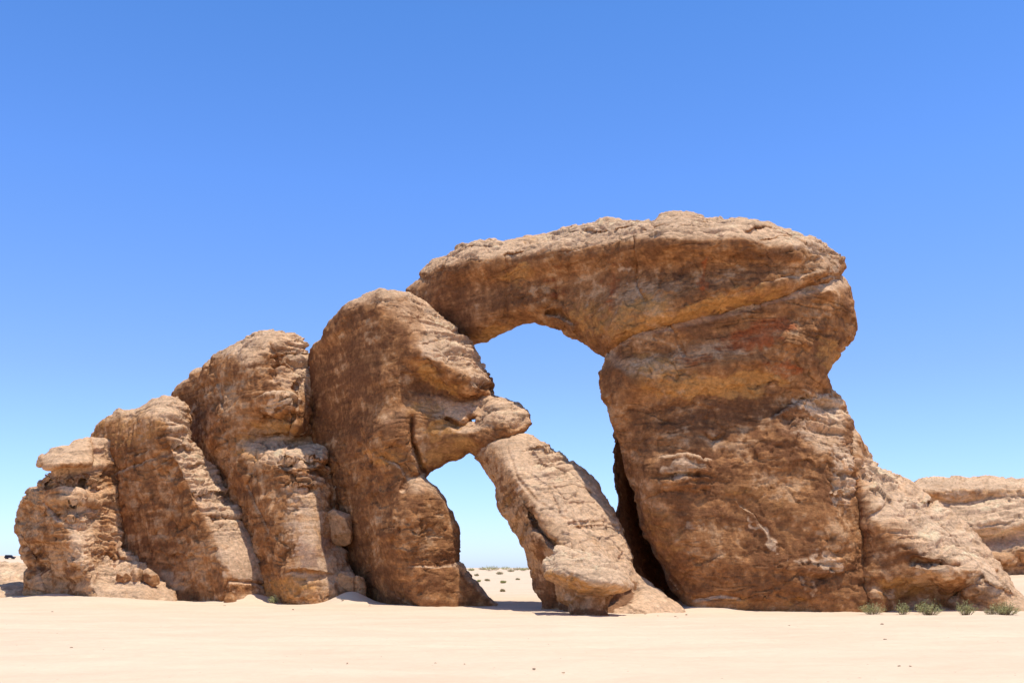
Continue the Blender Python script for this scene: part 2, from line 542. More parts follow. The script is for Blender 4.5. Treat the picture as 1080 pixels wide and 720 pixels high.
def rock(name, poly, ctrl, thick, edge=14, edge_in=0.7, back_w=55, holes=(), cracks=(), ledges=(), step=1.0,
         voxel=0.043, dY=0.0, parent=None, ragged=0.8, **sk):
    t0 = time.time()
    pa = np.array(poly, float)
    # a fractal wobble of the traced outline so that no long straight edge is left
    us = np.arange(pa[:, 0].min() - 3, pa[:, 0].max() + 3 + step, step)
    vs = np.arange(pa[:, 1].min() - 3, pa[:, 1].max() + 3 + step, step)
    U, Vv = np.meshgrid(us, vs)
    g = np.stack([U.ravel() * 0.06, Vv.ravel() * 0.08, np.zeros(U.size)], 1)
    wob = (fbm(g, 3, 3) * ragged * 2).reshape(U.shape)
    ins = inside(U, Vv, poly)
    d = seg_dist(U, Vv, poly); sd_ = np.where(ins, d, -d)
    for h in holes:
        dh = seg_dist(U, Vv, h); ih = inside(U, Vv, h)
        sd_ = np.minimum(sd_, np.where(ih, -dh, dh * 1.0))
    sdw = sd_ + wob * np.exp(-np.abs(sd_) / 6)
    mask = sdw > -0.5
    dd = np.clip(sdw, 0, None)
    Yf = rbf(ctrl, U, Vv) + dY
    # smooth interpolation result lightly by a coarse noise free blur is unnecessary
    def ro(t): return np.sqrt(np.clip(1 - (1 - np.clip(t, 0, 1)) ** 2, 0, 1))
    Yf = Yf + edge_in * (1 - ro(dd / edge))
    for pl, w, dep in cracks:
        dist = seg_dist(U + wob * 1.2, Vv + wob, pl, False)
        Yf = Yf + dep * np.exp(-(dist / w) ** 2)
    for pl, dep, w in ledges:
        q = np.array(pl, float)
        lv = np.interp(U, q[:, 0], q[:, 1]); sgn = Vv - lv + wob * 1.5
        fade = sstep(q[0, 0], q[0, 0] + 12, U) * (1 - sstep(q[-1, 0] - 12, q[-1, 0], U))
        Yf = Yf + fade * np.where(sgn > 0, dep * np.exp(-sgn / w), -0.35 * dep * np.exp(sgn / (w * 0.5)))
    Yb = Yf + thick * ro(dd / back_w) + 0.05
    x, y, z = unproj(U, Vv, Yf)
    xb, yb, zb = unproj(U, Vv, Yb)
    idx = -np.ones(U.shape, int); n = mask.sum(); idx[mask] = np.arange(n)
    c = mask[:-1, :-1] & mask[1:, :-1] & mask[:-1, 1:] & mask[1:, 1:]
    a, b_, c_, d_ = idx[:-1, :-1][c], idx[:-1, 1:][c], idx[1:, 1:][c], idx[1:, :-1][c]
    Ff = np.stack([a, d_, c_, b_], 1); Fb = np.stack([a, b_, c_, d_], 1) + n
    E = np.concatenate([Ff[:, [0, 1]], Ff[:, [1, 2]], Ff[:, [2, 3]], Ff[:, [3, 0]]])
    key = np.sort(E, 1); kk = key[:, 0] * (n + 1) + key[:, 1]
    un, inv, cnt = np.unique(kk, return_inverse=True, return_counts=True)
    be = E[cnt[inv] == 1]
    Fs = np.stack([be[:, 1], be[:, 0], be[:, 0] + n, be[:, 1] + n], 1)
    V = np.concatenate([np.stack([x[mask], y[mask], z[mask]], 1), np.stack([xb[mask], yb[mask], zb[mask]], 1)])
    me = np_mesh(name, V, np.concatenate([Ff, Fb, Fs]))
    me = remesh(me, voxel)
    me.name = name
    sculpt(me, **sk)
    o = link_mesh(name, me, M_ROCK, parent)
    print('rock', name, len(me.vertices), '%.1fs' % (time.time() - t0))
    return o

def localise(o, root):
    """move a part's vertices into the frame of its thing"""
    pass

def thing(name, x, y, z=None):
    return empty(name, (x, y, float(ground_z(x, y)) if z is None else z))

def rock_part(root, *a, **k):
    o = rock(*a, **k)
    o.data.transform(__import__('mathutils').Matrix.Translation(-root.location))
    o.parent = root
    return o

def set_origin(o, loc):
    loc = Vector(loc)
    o.data.transform(__import__('mathutils').Matrix.Translation(-loc))
    o.location = loc
    return o

build_ground(); print('ground')

# ================================================================= ROCKS
# ---- 1 leftmost outcrop
BODY = {}
r1 = thing('rock_outcrop', -21.5, 50.5)
tag(r1, 'low leftmost rock outcrop with flat overhanging ledge on its top', 'rock outcrop')
BODY[1] = rock_part(r1, 'rock_body',
     [(25,587),(20,556),(19,548),(22,534),(29,519),(40,507),(50,499),(55,490),(75,478),(96,464),(110,462),(128,470),(130,580),(148,592),(165,603),(182,622),(190,650),(30,650),(29,597)],
     [[(52,500,50.6),(58,530,49.9),(64,552,49.5),(85,575,49.0),(94,600,48.6),(95,630,48.2)],
      [(20,548,52.6),(25,588,52.2),(45,612,51.2)], [(40,540,51.2),(40,570,51.0)], [(50,585,50.9),(62,610,51.1),(75,628,50.6)],
      [(75,480,51.3),(96,464,52.6)], [(105,500,51.6),(105,540,51.3),(104,575,50.7)], [(85,520,50.0),(84,550,49.7)],
      [(128,480,53),(126,550,52.4),(130,585,51.4)], [(112,590,51.3),(130,599,51.0),(148,601,51.0)], [(110,606,50.0),(130,609,49.8),(150,611,49.9)], [(110,618,48.8),(130,620,48.6),(150,622,48.6)], [(100,630,47.6),(125,632,47.4),(150,634,47.5)], [(165,618,49.6),(185,640,48.2)]],
     thick=4.2, edge=10, edge_in=0.5, back_w=50,
     cracks=[([(50,508),(50,530),(62,547)], 2.2, 0.5), ([(88,505),(90,530),(97,536)], 1.8, 0.45), ([(25,560),(40,590),(47,615)], 3.0, 0.3),
             ([(106,585),(120,590),(148,594)], 1.6, 0.3)],
     ledges=[([(60,513),(90,507),(112,520)], 0.35, 6), ([(66,535),(90,530),(110,533)], 0.45, 5), ([(60,548),(85,550),(108,545)], 0.3, 6)],
     tilt=-0.04, lay=[(85,520,30,40),(60,485,30,15)], base_lay=0.45, amp=0.95, base_varn=0.28, seed=1,
     pale=[(85,560,18,45,0,0.8),(125,605,40,18,0,0.9)], dark=[(40,590,14,30,-20,0.5),(80,605,16,22,40,0.5)])
rock_part(r1, 'ledge',
     [(39,491),(42,484),(44,480),(55,475),(74,471),(80,466),(93,463),(96,475),(95,489),(80,492),(66,491),(56,494),(50,494)],
     [[(40,490,50.6),(60,488,49.4),(80,486,49.6),(94,484,50.8)], [(44,480,51.0),(74,472,51.4),(93,465,52.0)]],
     thick=2.4, edge=5, edge_in=0.4, back_w=25, step=0.5, voxel=0.05, tilt=-0.05, base_lay=0.8, amp=0.5, base_varn=0.15, seed=2)

# ---- 2 second slab
r2 = thing('rock_slab', -16.5, 51)
tag(r2, 'leaning rock slab, second from left, shaded left face and pale right edge', 'rock slab')
rock_part(r2, 'rock_body',
     [(95,470),(97,457),(109,443),(125,431),(142,430),(153,426),(165,419),(181,418),(195,424),(198,436),(201,455),(200,466),(210,478),(214,487),
      (229,496),(240,515),(252,532),(257,543),(254,550),(267,565),(280,589),(283,608),(286,650),(140,650),(122,590),(112,540),(103,500)],
     [[(165,422,52.2),(177,440,50.6),(181,473,50.0),(195,504,49.6),(208,539,49.2),(219,567,48.9),(233,594,48.6),(238,636,48.3)],
      [(198,436,52.4),(201,460,52.3),(214,487,52.2),(240,514,52.0),(257,545,51.2),(280,590,50.6),(283,640,49.8)],
      [(97,457,54),(103,500,53.6),(118,540,53.0),(136,580,52.2),(165,600,51.2),(184,626,50.2)],
      [(115,445,53.0),(142,435,52.4)], [(130,460,52.1),(130,555,52.4)], [(155,440,51.2),(155,575,51.7)], [(180,500,50.4),(180,600,51.0)], [(205,560,49.7),(205,628,50.0)], [(225,600,49.1),(225,632,49.2)], [(260,625,49.3),(265,640,48.9)], [(120,620,52),(150,645,51)]],
     thick=3.6, edge=7, edge_in=0.45, back_w=45,
     cracks=[([(113,500),(150,488),(178,475)], 2.0, 0.25), ([(236,634),(240,612),(262,613),(282,618)], 1.4, 0.25),
             ([(255,549),(240,546),(225,552)], 1.6, 0.5)],
     ledges=[([(176,456),(190,452),(204,456)], 0.55, 5), ([(180,474),(195,470),(212,478)], 0.5, 4), ([(196,492),(215,488),(232,496)], 0.4, 5),
             ([(205,522),(225,518),(250,524)], 0.45, 5), ([(215,545),(235,542),(260,547)], 0.5, 4)],
     tilt=0.06, lay=[(200,480,26,75,-20),(232,535,24,40,-25)], base_lay=0.05, amp=0.8, base_varn=0.55, streak=1.0, seed=3,
     smooth=[(255,585,26,34,-25)], pale=[(218,500,22,75,-28,1.0),(255,585,26,42,-25,1.0),(188,440,12,25,0,0.9)],  # pale blobs paint sunlight onto the right face
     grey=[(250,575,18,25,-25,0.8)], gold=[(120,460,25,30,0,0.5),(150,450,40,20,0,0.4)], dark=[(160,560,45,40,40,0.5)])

# ---- 3 third slab (head over bench over body)
r3 = thing('rock_tower', -12.2, 50)
tag(r3, 'domed rock slab, third from left, with a bench and small blocks on its right side', 'rock slab')
rock_part(r3, 'rock_body',
     [(183,415),(191,407),(201,401),(202,394),(218,381),(237,367),(257,357),(274,350),(287,347),(303,349),(316,355),(323,363),(326,373),(324,377),
      (329,388),(334,399),(339,409),(336,415),(333,438),(328,457),(336,466),(343,474),(346,484),(344,490),(355,503),(358,525),(357,545),(354,572),
      (366,582),(367,597),(376,608),(384,630),(386,652),(274,652),(268,600),(240,560),(212,500),(190,455)],
     [[(287,350,51.7),(283,368,50.5),(288,395,50.2),(305,412,49.9),(313,435,49.7),(312,452,49.8)],
      [(326,373,52.4),(338,409,51.9),(332,440,51.6),(329,456,51.6)],
      [(184,416,56),(200,440,56),(206,470,55.4),(225,505,53.6),(245,550,51.9),(270,600,50.6),(278,640,49.8)],
      [(202,398,55),(228,392,52.9),(224,430,52.6),(226,470,52.2)], [(240,372,52.2),(262,358,52.0)],
      [(255,385,50.5),(255,430,50.5),(250,465,50.7)], [(280,440,50.4)],
      [(275,461,51.3),(300,461,51.2),(326,460,51.9)], [(282,486,49.2),(310,486,48.6),(342,484,49.4)],
      [(288,505,49.1),(296,530,48.5),(306,570,47.8),(300,605,47.5),(306,640,47.7)], [(346,500,49.9),(356,525,50.0),(356,572,49.6),(368,600,49.3),(384,635,48.6)],
      [(322,500,48.7),(328,530,48.3),(333,570,47.7),(338,605,47.2),(340,640,47.3)],
      [(248,495,50.7),(255,530,50.5),(270,570,50.0),(280,610,49.7),(286,640,49.5)]],
     dY=0.30, thick=4.6, edge=9, edge_in=0.6, back_w=50,
     cracks=[([(313,405),(311,430),(306,455)], 1.8, 0.7), ([(272,480),(262,510),(285,560)], 2.5, 0.25), ([(222,380),(216,420),(220,460)], 2.5, 0.4),
             ([(285,365),(291,385),(288,400)], 2.5, 0.35), ([(230,395),(236,430)], 2, 0.3), ([(352,500),(350,540),(353,575)], 2.0, 0.45)],
     ledges=[([(276,457),(300,456),(332,456)], 0.5, 3), ([(290,487),(320,484),(348,486)], 0.5, 4), ([(292,512),(320,511),(340,514)], 0.4, 4),
             ([(270,420),(290,416),(314,418)], -0.35, 8), ([(272,440),(292,438),(312,438)], 0.5, 5), ([(293,375),(310,372),(328,374)], 0.4, 4),
             ([(298,603),(320,600),(356,606)], 0.35, 8)],
     tilt=0.02, lay=[(305,475,40,20),(318,500,35,20),(310,375,22,25),(293,425,24,18)], base_lay=0.15, amp=0.85, base_varn=0.5, streak=0.6, seed=4,
     smooth=[(330,570,22,35)], pale=[(310,472,36,16,0,1.0),(322,540,28,45,0,0.75),(318,385,14,35,-12,0.9),(296,425,20,9,0,0.9),(350,600,16,25,0,0.8),(260,362,40,6,-20,0.6)],  # pale blobs brighten bench and front as painted sunlight
     gold=[(290,448,30,10,0,0.9),(300,620,45,14,0,0.8),(265,470,25,20,0,0.4)], dark=[(200,445,16,40,0,0.8),(275,395,30,25,0,0.45),(262,520,14,40,-15,0.5)],
     grey=[(330,575,22,32,0,0.8)])

# ---- 4 domed pillar with its small arch and leaning leg
r4 = thing('small_rock_arch', -2.5, 46)
tag(r4, 'domed brown rock pillar joined by a short bridge to a pale leaning leg', 'rock arch')
rock_part(r4, 'pillar',
     [(326,368),(339,357),(341,352),(346,341),(362,324),(379,314),(402,305),(419,306),(431,308),(440,314),(452,321),(466,335),(481,344),(490,355),
      (499,365),(506,380),(514,389),(519,406),(519,417),(534,421),(546,427),(556,437),(561,446),(558,453),(550,458),(530,466),(522,476),(514,494),
      (502,484),(495,478),(482,485),(468,490),(456,497),(451,504),(460,514),(468,524),(477,538),(482,554),(485,571),(483,592),(496,607),(512,625),(524,638),(532,655),
      (360,655),(348,600),(335,540),(328,450)],
     [[(327,368,51.0),(330,420,51.0),(336,500,51.3),(348,570,51.8),(360,640,51.8)], [(341,353,48.6),(362,325,47.6),(402,308,46.2),(420,307,46.5),(452,321,48.0),(481,345,48.0),(500,366,48.0),(514,390,47.8),(519,412,47.4)],
      [(355,390,48.6),(375,340,46.8),(400,325,45.7),(415,325,45.8),(430,332,45.9),(438,352,45.5),(437,370,45.1),(456,382,45.0),(485,400,45.2),(503,412,46.0)],
      [(360,450,49.2),(379,420,46.9),(405,400,45.2)], [(428,385,45.4),(445,393,45.9),(462,406,46.3),(486,419,46.6),(516,418,46.9)],
      [(415,420,45.3),(430,425,45.6)], [(450,432,45.7),(475,437,46.0),(490,428,46.6)],
      [(450,462,45.6),(480,462,45.4),(500,458,45.0),(530,447,44.6),(552,445,45.3)], [(460,488,46.0),(480,480,45.9),(495,474,45.6)], [(510,470,45.1),(513,488,45.3)],
      [(525,425,46.0),(546,431,46.0)],
      [(400,450,45.0),(405,475,45.0),(425,480,45.2)], [(445,503,45.6),(440,520,44.9),(430,540,44.7)], [(468,530,45.6),(480,560,45.8),(483,590,45.7)],
      [(378,500,47.9),(392,560,47.0),(408,600,46.2),(428,635,45.8)], [(368,560,50.0),(386,605,48.6),(410,638,47.2)],
      [(410,560,45.2),(440,600,45.1),(455,640,45.2)], [(465,600,45.3),(490,616,45.7),(520,640,46.1)]],
     dY=0.60, thick=5.0, edge=10, edge_in=0.6, back_w=60, holes=[[(494,441.5),(498,439.5),(504,440),(502.5,446),(497,446)]],
     cracks=[([(434,440),(433,460),(438,475),(446,497)], 2.6, 0.9), ([(372,560),(392,598),(420,628),(440,640)], 2.2, 0.2),
             ([(400,480),(425,492),(430,500)], 2.0, 0.25), ([(455,504),(446,500),(430,503),(424,515)], 2, 0.3),
             ([(483,592),(460,596),(430,596)], 1.6, 0.10), ([(470,444),(484,450),(498,444)], 3.0, 0.6)],
     ledges=[([(486,418),(500,415),(521,416)], 0.5, 4), ([(440,362),(470,358),(505,372)], 0.2, 4), ([(480,446),(495,449),(512,441)], 0.4, 4)],
     tilt=0.08, lay=[(475,360,42,22,48),(505,395,16,25,0),(535,437,28,16,10)], base_lay=0.04, amp=0.75, base_varn=0.70, streak=0.3, seed=5,
     smooth=[(375,400,60,60),(470,470,40,18)],
     pale=[(470,355,34,14,45,0.9),(500,385,12,24,-15,0.75),(538,434,22,14,15,0.75),(425,309,30,4,10,0.6),(462,368,24,12,20,0.7)],
     gold=[(470,478,40,14,-18,1.0),(470,452,30,8,-15,0.9),(460,400,34,9,42,0.95),(450,432,25,10,-10,0.6),(405,480,25,10,0,0.6)],
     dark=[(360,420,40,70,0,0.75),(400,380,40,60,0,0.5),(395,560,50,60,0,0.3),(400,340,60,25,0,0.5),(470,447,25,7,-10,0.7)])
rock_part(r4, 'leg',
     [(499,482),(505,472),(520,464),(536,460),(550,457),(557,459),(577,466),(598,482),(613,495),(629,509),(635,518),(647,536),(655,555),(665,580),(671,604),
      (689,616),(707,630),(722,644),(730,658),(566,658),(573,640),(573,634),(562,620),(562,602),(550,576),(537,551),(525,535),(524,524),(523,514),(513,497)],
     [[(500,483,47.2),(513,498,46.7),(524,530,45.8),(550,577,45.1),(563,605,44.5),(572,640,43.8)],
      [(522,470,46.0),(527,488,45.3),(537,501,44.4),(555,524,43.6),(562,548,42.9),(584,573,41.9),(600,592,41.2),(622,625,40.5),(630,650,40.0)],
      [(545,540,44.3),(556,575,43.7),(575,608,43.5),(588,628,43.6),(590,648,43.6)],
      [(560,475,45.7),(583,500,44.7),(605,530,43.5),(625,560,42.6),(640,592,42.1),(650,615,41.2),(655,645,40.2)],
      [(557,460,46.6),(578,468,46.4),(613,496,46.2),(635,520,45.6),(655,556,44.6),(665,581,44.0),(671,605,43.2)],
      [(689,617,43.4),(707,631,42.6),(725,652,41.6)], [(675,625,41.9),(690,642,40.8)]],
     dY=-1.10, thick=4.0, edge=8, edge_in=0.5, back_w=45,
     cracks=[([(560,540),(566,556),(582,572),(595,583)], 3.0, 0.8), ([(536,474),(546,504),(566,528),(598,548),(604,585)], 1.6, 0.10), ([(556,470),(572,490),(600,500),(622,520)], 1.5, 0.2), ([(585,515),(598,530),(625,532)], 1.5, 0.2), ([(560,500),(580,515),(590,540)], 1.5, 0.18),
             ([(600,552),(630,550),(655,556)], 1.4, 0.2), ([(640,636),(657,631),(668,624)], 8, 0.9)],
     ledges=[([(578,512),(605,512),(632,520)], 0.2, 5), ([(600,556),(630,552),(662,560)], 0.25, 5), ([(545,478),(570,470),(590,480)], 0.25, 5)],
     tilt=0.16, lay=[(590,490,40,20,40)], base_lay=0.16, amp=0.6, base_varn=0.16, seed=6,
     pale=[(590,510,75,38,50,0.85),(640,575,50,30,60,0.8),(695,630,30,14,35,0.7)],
     gold=[(550,565,14,50,-22,0.3)], dark=[(652,633,22,11,-20,1.0),(615,625,40,25,0,0.8),(575,622,26,26,0,0.95),(572,580,14,34,-32,0.8),(542,530,10,44,-28,0.75),(520,500,10,20,-25,0.5)], grey=[(575,505,12,14,0,0.6)])  # dark blobs paint shade on the left underside and behind the mushroom

# ---- 5 the great arch
r5 = thing('great_rock_arch', 9.0, 41)
tag(r5, 'huge brown natural rock arch with thick span and massive right pier', 'rock arch')
rock_part(r5, 'span',
     [(430,306),(435,300),(445,293),(442,287),(446,283),(457,276),(477,266),(484,259),(502,254),(520,254),(531,256),(550,252),(575,249),(590,244),(615,237),
      (640,232),(673,232),(700,233),(745,233),(783,231),(797,232),(816,237),(835,245),(860,252),(877,262),(888,271),(891,281),(887,291),(880,297),(862,306),(835,315),
      (800,328),(760,339),(700,354),(672,366),(648,378),(632,371),(615,361),(595,350),(575,341),(560,340),(545,343),(530,352),(512,361),(498,363),(475,358),(450,340),(436,320)],
     [[(433,305,50.4),(446,286,50.0),(484,261,49.0),(520,256,48.2),(575,250,46.8),(640,234,44.6),(720,233,41.8),(797,234,41.5),(860,253,41.5),(889,276,42.0)],
      [(455,320,49.0),(470,300,48.2),(500,300,47.4),(540,300,46.4),(600,290,44.4),(660,285,42.2),(700,280,40.8),(740,278,40.0),(810,282,39.8),(860,285,40.4)],
      [(470,278,48.2),(500,266,47.3),(540,264,46.2),(600,254,44.3),(700,243,40.4),(790,244,39.6),(840,262,40.0)],
      [(475,345,49.0),(500,345,47.6),(540,328,46.5),(580,325,45.3),(620,345,43.8),(645,360,42.3),(670,352,41.4),(700,335,40.5),(760,318,39.9),(820,300,39.8),(870,294,40.6)],
      [(500,363,48.6),(530,352,47.8),(560,341,47.0),(600,352,45.4),(632,371,44.0),(647,378,43.4),(700,354,41.7),(760,339,41.3),(830,317,41.1),(882,298,41.6)]],
     dY=1.40, thick=5.2, edge=11, edge_in=0.7, back_w=50,
     cracks=[([(533,272),(536,300),(533,335)], 2.2, 0.14), ([(668,250),(673,280),(672,300),(680,318)], 1.5, 0.2),
             ([(578,330),(590,331),(604,340)], 2.6, 0.6), ([(770,312),(800,300),(830,292),(862,285)], 1.4, 0.12), ([(862,296),(875,290),(890,291)], 2.0, 0.5)],
     ledges=[([(484,263),(510,259),(532,262)], 0.5, 4), ([(530,270),(545,266),(556,264)], 0.5, 4), ([(590,250),(620,243),(650,240)], 0.3, 4), ([(780,243),(810,240),(842,250)], 0.5, 4),
             ([(800,252),(830,250),(880,268)], 0.3, 6), ([(640,243),(700,240),(760,242)], 0.25, 4)],
     tilt=0.06, lay=[(700,238,120,10),(850,262,45,14,20),(600,250,60,9,-12),(500,262,35,9,-15)], base_lay=0.04, amp=0.75, base_varn=0.64, streak=0.3, seed=7, pits=0.7,
     smooth=[(495,315,45,38),(600,290,40,20)],
     pale=[(700,236,110,6,0,0.95),(615,245,50,6,-12,0.9),(508,258,28,6,0,0.9),(850,257,45,10,25,0.8),(660,285,12,4,0,0.6),(680,305,22,4,35,0.5),(604,264,14,3,0,0.7),(875,280,12,20,0,0.5)],
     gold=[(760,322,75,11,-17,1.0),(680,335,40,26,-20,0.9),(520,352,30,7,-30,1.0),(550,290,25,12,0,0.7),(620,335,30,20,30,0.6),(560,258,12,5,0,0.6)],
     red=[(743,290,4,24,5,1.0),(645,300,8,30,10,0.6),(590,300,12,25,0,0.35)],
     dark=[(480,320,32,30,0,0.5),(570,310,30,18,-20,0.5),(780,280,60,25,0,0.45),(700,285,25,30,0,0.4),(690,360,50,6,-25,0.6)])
rock_part(r5, 'pier',
     [(641,376),(650,360),(680,330),(740,305),(820,285),(865,280),(887,291),(894,303),(898,317),(902,337),(901,350),(892,364),(877,384),(870,395),(876,412),(885,422),
      (895,440),(899,454),(905,470),(903,500),(908,540),(916,590),(922,625),(930,658),(745,658),(732,644),(708,624),(694,594),(679,565),(669,527),(657,470),(649,456),(646,441),
      (643,427),(637,420),(633,408),(631,394),(636,385)],
     [[(647,374,42.3),(657,364,41.9),(672,352,41.6),(690,348,41.3)], [(655,350,42.4),(700,328,41.9),(780,310,41.8),(860,290,41.8),(890,300,42.3)], [(700,352,40.9),(760,338,40.6),(830,316,40.5),(878,302,40.9)],
      [(632,396,42.8),(650,388,41.7),(700,365,41.0),(780,345,40.7),(850,322,40.6),(888,325,41.3),(901,340,42.4)],
      [(640,424,42.4),(665,402,41.0),(700,393,40.5),(780,380,40.3),(845,358,40.3),(878,382,42.0)],
      [(650,432,42.0),(700,428,41.1),(760,414,40.9),(840,402,41.0),(870,397,41.8)],
      [(657,470,42.6),(669,527,42.0),(680,565,41.8),(695,593,41.6),(710,623,41.4),(735,646,40.8)],
      [(690,445,41.1),(700,476,40.9),(712,495,40.2),(700,530,40.5),(720,580,40.4)], [(675,480,41.4),(690,545,40.8)],
      [(760,440,40.9),(790,480,40.6),(830,458,40.6),(815,443,40.9),(850,422,41.9),(875,413,43.2)], [(886,424,43.4),(897,445,43.0),(903,490,42.2),(907,540,41.8),(918,600,41.2),(926,648,40.7)],
      [(770,560,40.4),(800,530,40.4),(870,480,40.7),(885,560,40.6),(865,600,40.4)], [(740,648,40.7),(800,648,40.7),(860,648,40.7),(905,648,40.8)], [(780,610,40.3),(850,620,40.3)]],
     dY=1.40, thick=4.6, edge=10, edge_in=0.6, back_w=45,
     cracks=[([(700,335),(712,352),(720,372)], 1.5, 0.15), ([(733,632),(760,626),(780,630)], 2, 0.2), ([(716,645),(720,625),(700,600)], 1.5, 0.2)],
     ledges=[([(812,442),(850,422),(884,414)], -0.35, 10), ([(695,484),(725,480),(752,486)], -0.4, 12), ([(770,520),(792,543),(826,580)], -0.12, 9), ([(872,520),(886,515),(900,520)], -0.25, 10), ([(668,530),(700,516),(750,520)], 0.1, 6),
             ([(790,632),(805,629),(815,631)], 0.35, 4), ([(830,633),(842,631),(856,633)], 0.35, 4), ([(740,455),(752,462),(765,455)], 0.3, 8)],
     tilt=-0.05, lay=[(720,505,30,14),(870,435,35,22,30),(890,500,14,40),(860,600,30,14)], base_lay=0.06, amp=0.8, pits=0.55, base_varn=0.66, seed=28,
     pale=[(718,495,26,10,-10,0.7),(865,430,34,14,20,0.9),(888,490,13,55,-8,0.75),(865,455,24,20,0,0.5),(806,562,22,3.5,50,0.9),(870,592,20,8,45,0.7),(850,615,14,8,30,0.5),(735,555,16,8,0,0.5),(845,590,12,6,0,0.5)],  # some pale patches are grazing sun painted onto the face
     gold=[(760,405,85,14,-5,1.0),(700,395,40,22,0,0.7),(875,375,14,16,0,0.7),(700,560,18,40,-30,0.45),(800,640,110,12,0,0.4),(800,520,50,20,0,0.35)],
     red=[(800,352,42,18,-20,1.0),(830,388,24,7,0,0.8),(740,375,40,14,-15,0.45)],
     dark=[(690,431,50,4,-5,1.0),(790,412,70,4,-9,1.0),(760,440,90,16,-8,0.9),(790,470,80,30,0,0.6),(800,520,60,40,0,0.45),(690,380,40,12,-20,0.5),(840,430,20,10,0,0.6),(770,370,40,12,-10,0.5)])  # thin dark bands paint shade into the recess under the bulge
rock_part(r5, 'buttress',
     [(885,440),(899,450),(914,476),(931,493),(954,505),(971,514),(987,527),(1006,544),(1032,568),(1054,594),(1068,613),(1082,627),(1105,645),(1112,662),(900,662),(892,560),(888,500)],
     [[(890,445,43.6),(895,520,42.6),(905,600,41.6),(915,650,41)],
      [(902,455,43.2),(908,500,42.0),(913,545,41.3),(920,600,40.8),(930,650,40.2)],
      [(914,478,44.6),(932,495,45.2),(954,507,45.6),(987,529,45.4),(1006,546,44.8),(1032,570,43.8),(1054,596,42.6),(1080,627,41.0),(1105,650,39.6)],
      [(925,508,42.9),(945,532,42.2),(975,562,41.4),(1000,585,40.7),(1030,600,40.4)],
      [(920,548,40.7),(940,545,40.8),(960,568,40.5),(985,592,40.0),(1010,606,39.9),(1055,618,39.9)],
      [(930,590,40.6),(955,600,40.5)], [(930,622,40.9),(960,625,41.2),(1000,630,41.2),(1035,628,40.3)],
      [(935,650,40.9),(970,650,41.4),(1000,650,41.2),(1040,648,40.0),(1085,645,39.2)]],
     dY=1.40, thick=4.5, edge=8, edge_in=0.5, back_w=45,
     cracks=[([(955,640),(963,625),(985,622),(995,640)], 7, 0.35), ([(1003,628),(1015,618),(1035,610)], 4, 0.7), ([(945,500),(960,530),(985,550),(1010,575),(1035,600)], 1.8, 0.3),
             ([(962,592),(985,594),(1010,598)], 3.0, 0.45), ([(1052,604),(1055,610)], 2.5, 0.5)],
     ledges=[([(912,545),(940,525),(960,530)], 0.3, 10), ([(962,596),(990,600),(1035,600)], -0.3, 6), ([(925,620),(960,615),(1000,622)], 0.35, 14), ([(1000,622),(1040,612),(1078,628)], 0.4, 8),
             ([(960,530),(980,528),(995,532)], 0.4, 4)],
     tilt=0.12, lay=[(990,560,60,45,35),(930,500,30,30)], base_lay=0.14, amp=0.6, base_varn=0.34, seed=9,
     pale=[(985,555,70,24,42,1.0),(930,500,26,20,40,1.0),(940,535,25,12,-20,0.8),(1045,615,35,14,20,0.9),(985,602,28,5,5,0.9)],
     gold=[(950,620,30,16,0,0.6),(985,630,20,10,0,0.5)], dark=[(945,595,30,36,0,0.75),(975,588,32,14,20,0.7),(1000,625,30,14,0,0.6),(915,560,10,50,0,0.6),(940,630,34,16,0,0.7)])  # dark blobs paint shade into the lower hollows
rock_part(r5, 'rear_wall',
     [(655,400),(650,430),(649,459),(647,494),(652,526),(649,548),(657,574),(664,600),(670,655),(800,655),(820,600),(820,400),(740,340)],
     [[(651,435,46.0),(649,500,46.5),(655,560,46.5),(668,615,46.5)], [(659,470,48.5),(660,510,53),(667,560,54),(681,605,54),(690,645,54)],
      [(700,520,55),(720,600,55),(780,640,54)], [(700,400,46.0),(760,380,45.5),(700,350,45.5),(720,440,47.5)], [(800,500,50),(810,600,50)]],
     dY=0.80, thick=3.0, edge=12, edge_in=0.8, back_w=40, voxel=0.09, base_lay=0.1, amp=0.9, base_varn=0.8, seed=10, dark=[(680,550,60,120,0,1.0)])  # dark blob paints crevice shade; wall hollowed deep to stay black
rock_part(r5, 'capstone',
     [(688,233),(696,228),(704,225),(714,224),(728,224),(738,226),(742,230),(752,233),(750,240),(690,240)],
     [[(690,236,42.2),(715,234,41.2),(740,235,41.9)], [(700,228,42.5),(735,228,42.4)]],
     dY=1.40, thick=2.0, edge=4, edge_in=0.4, back_w=18, step=0.5, voxel=0.05, base_lay=0.9, amp=0.5, base_varn=0.2, seed=11, pale=[(715,234,40,6,0,0.8)])

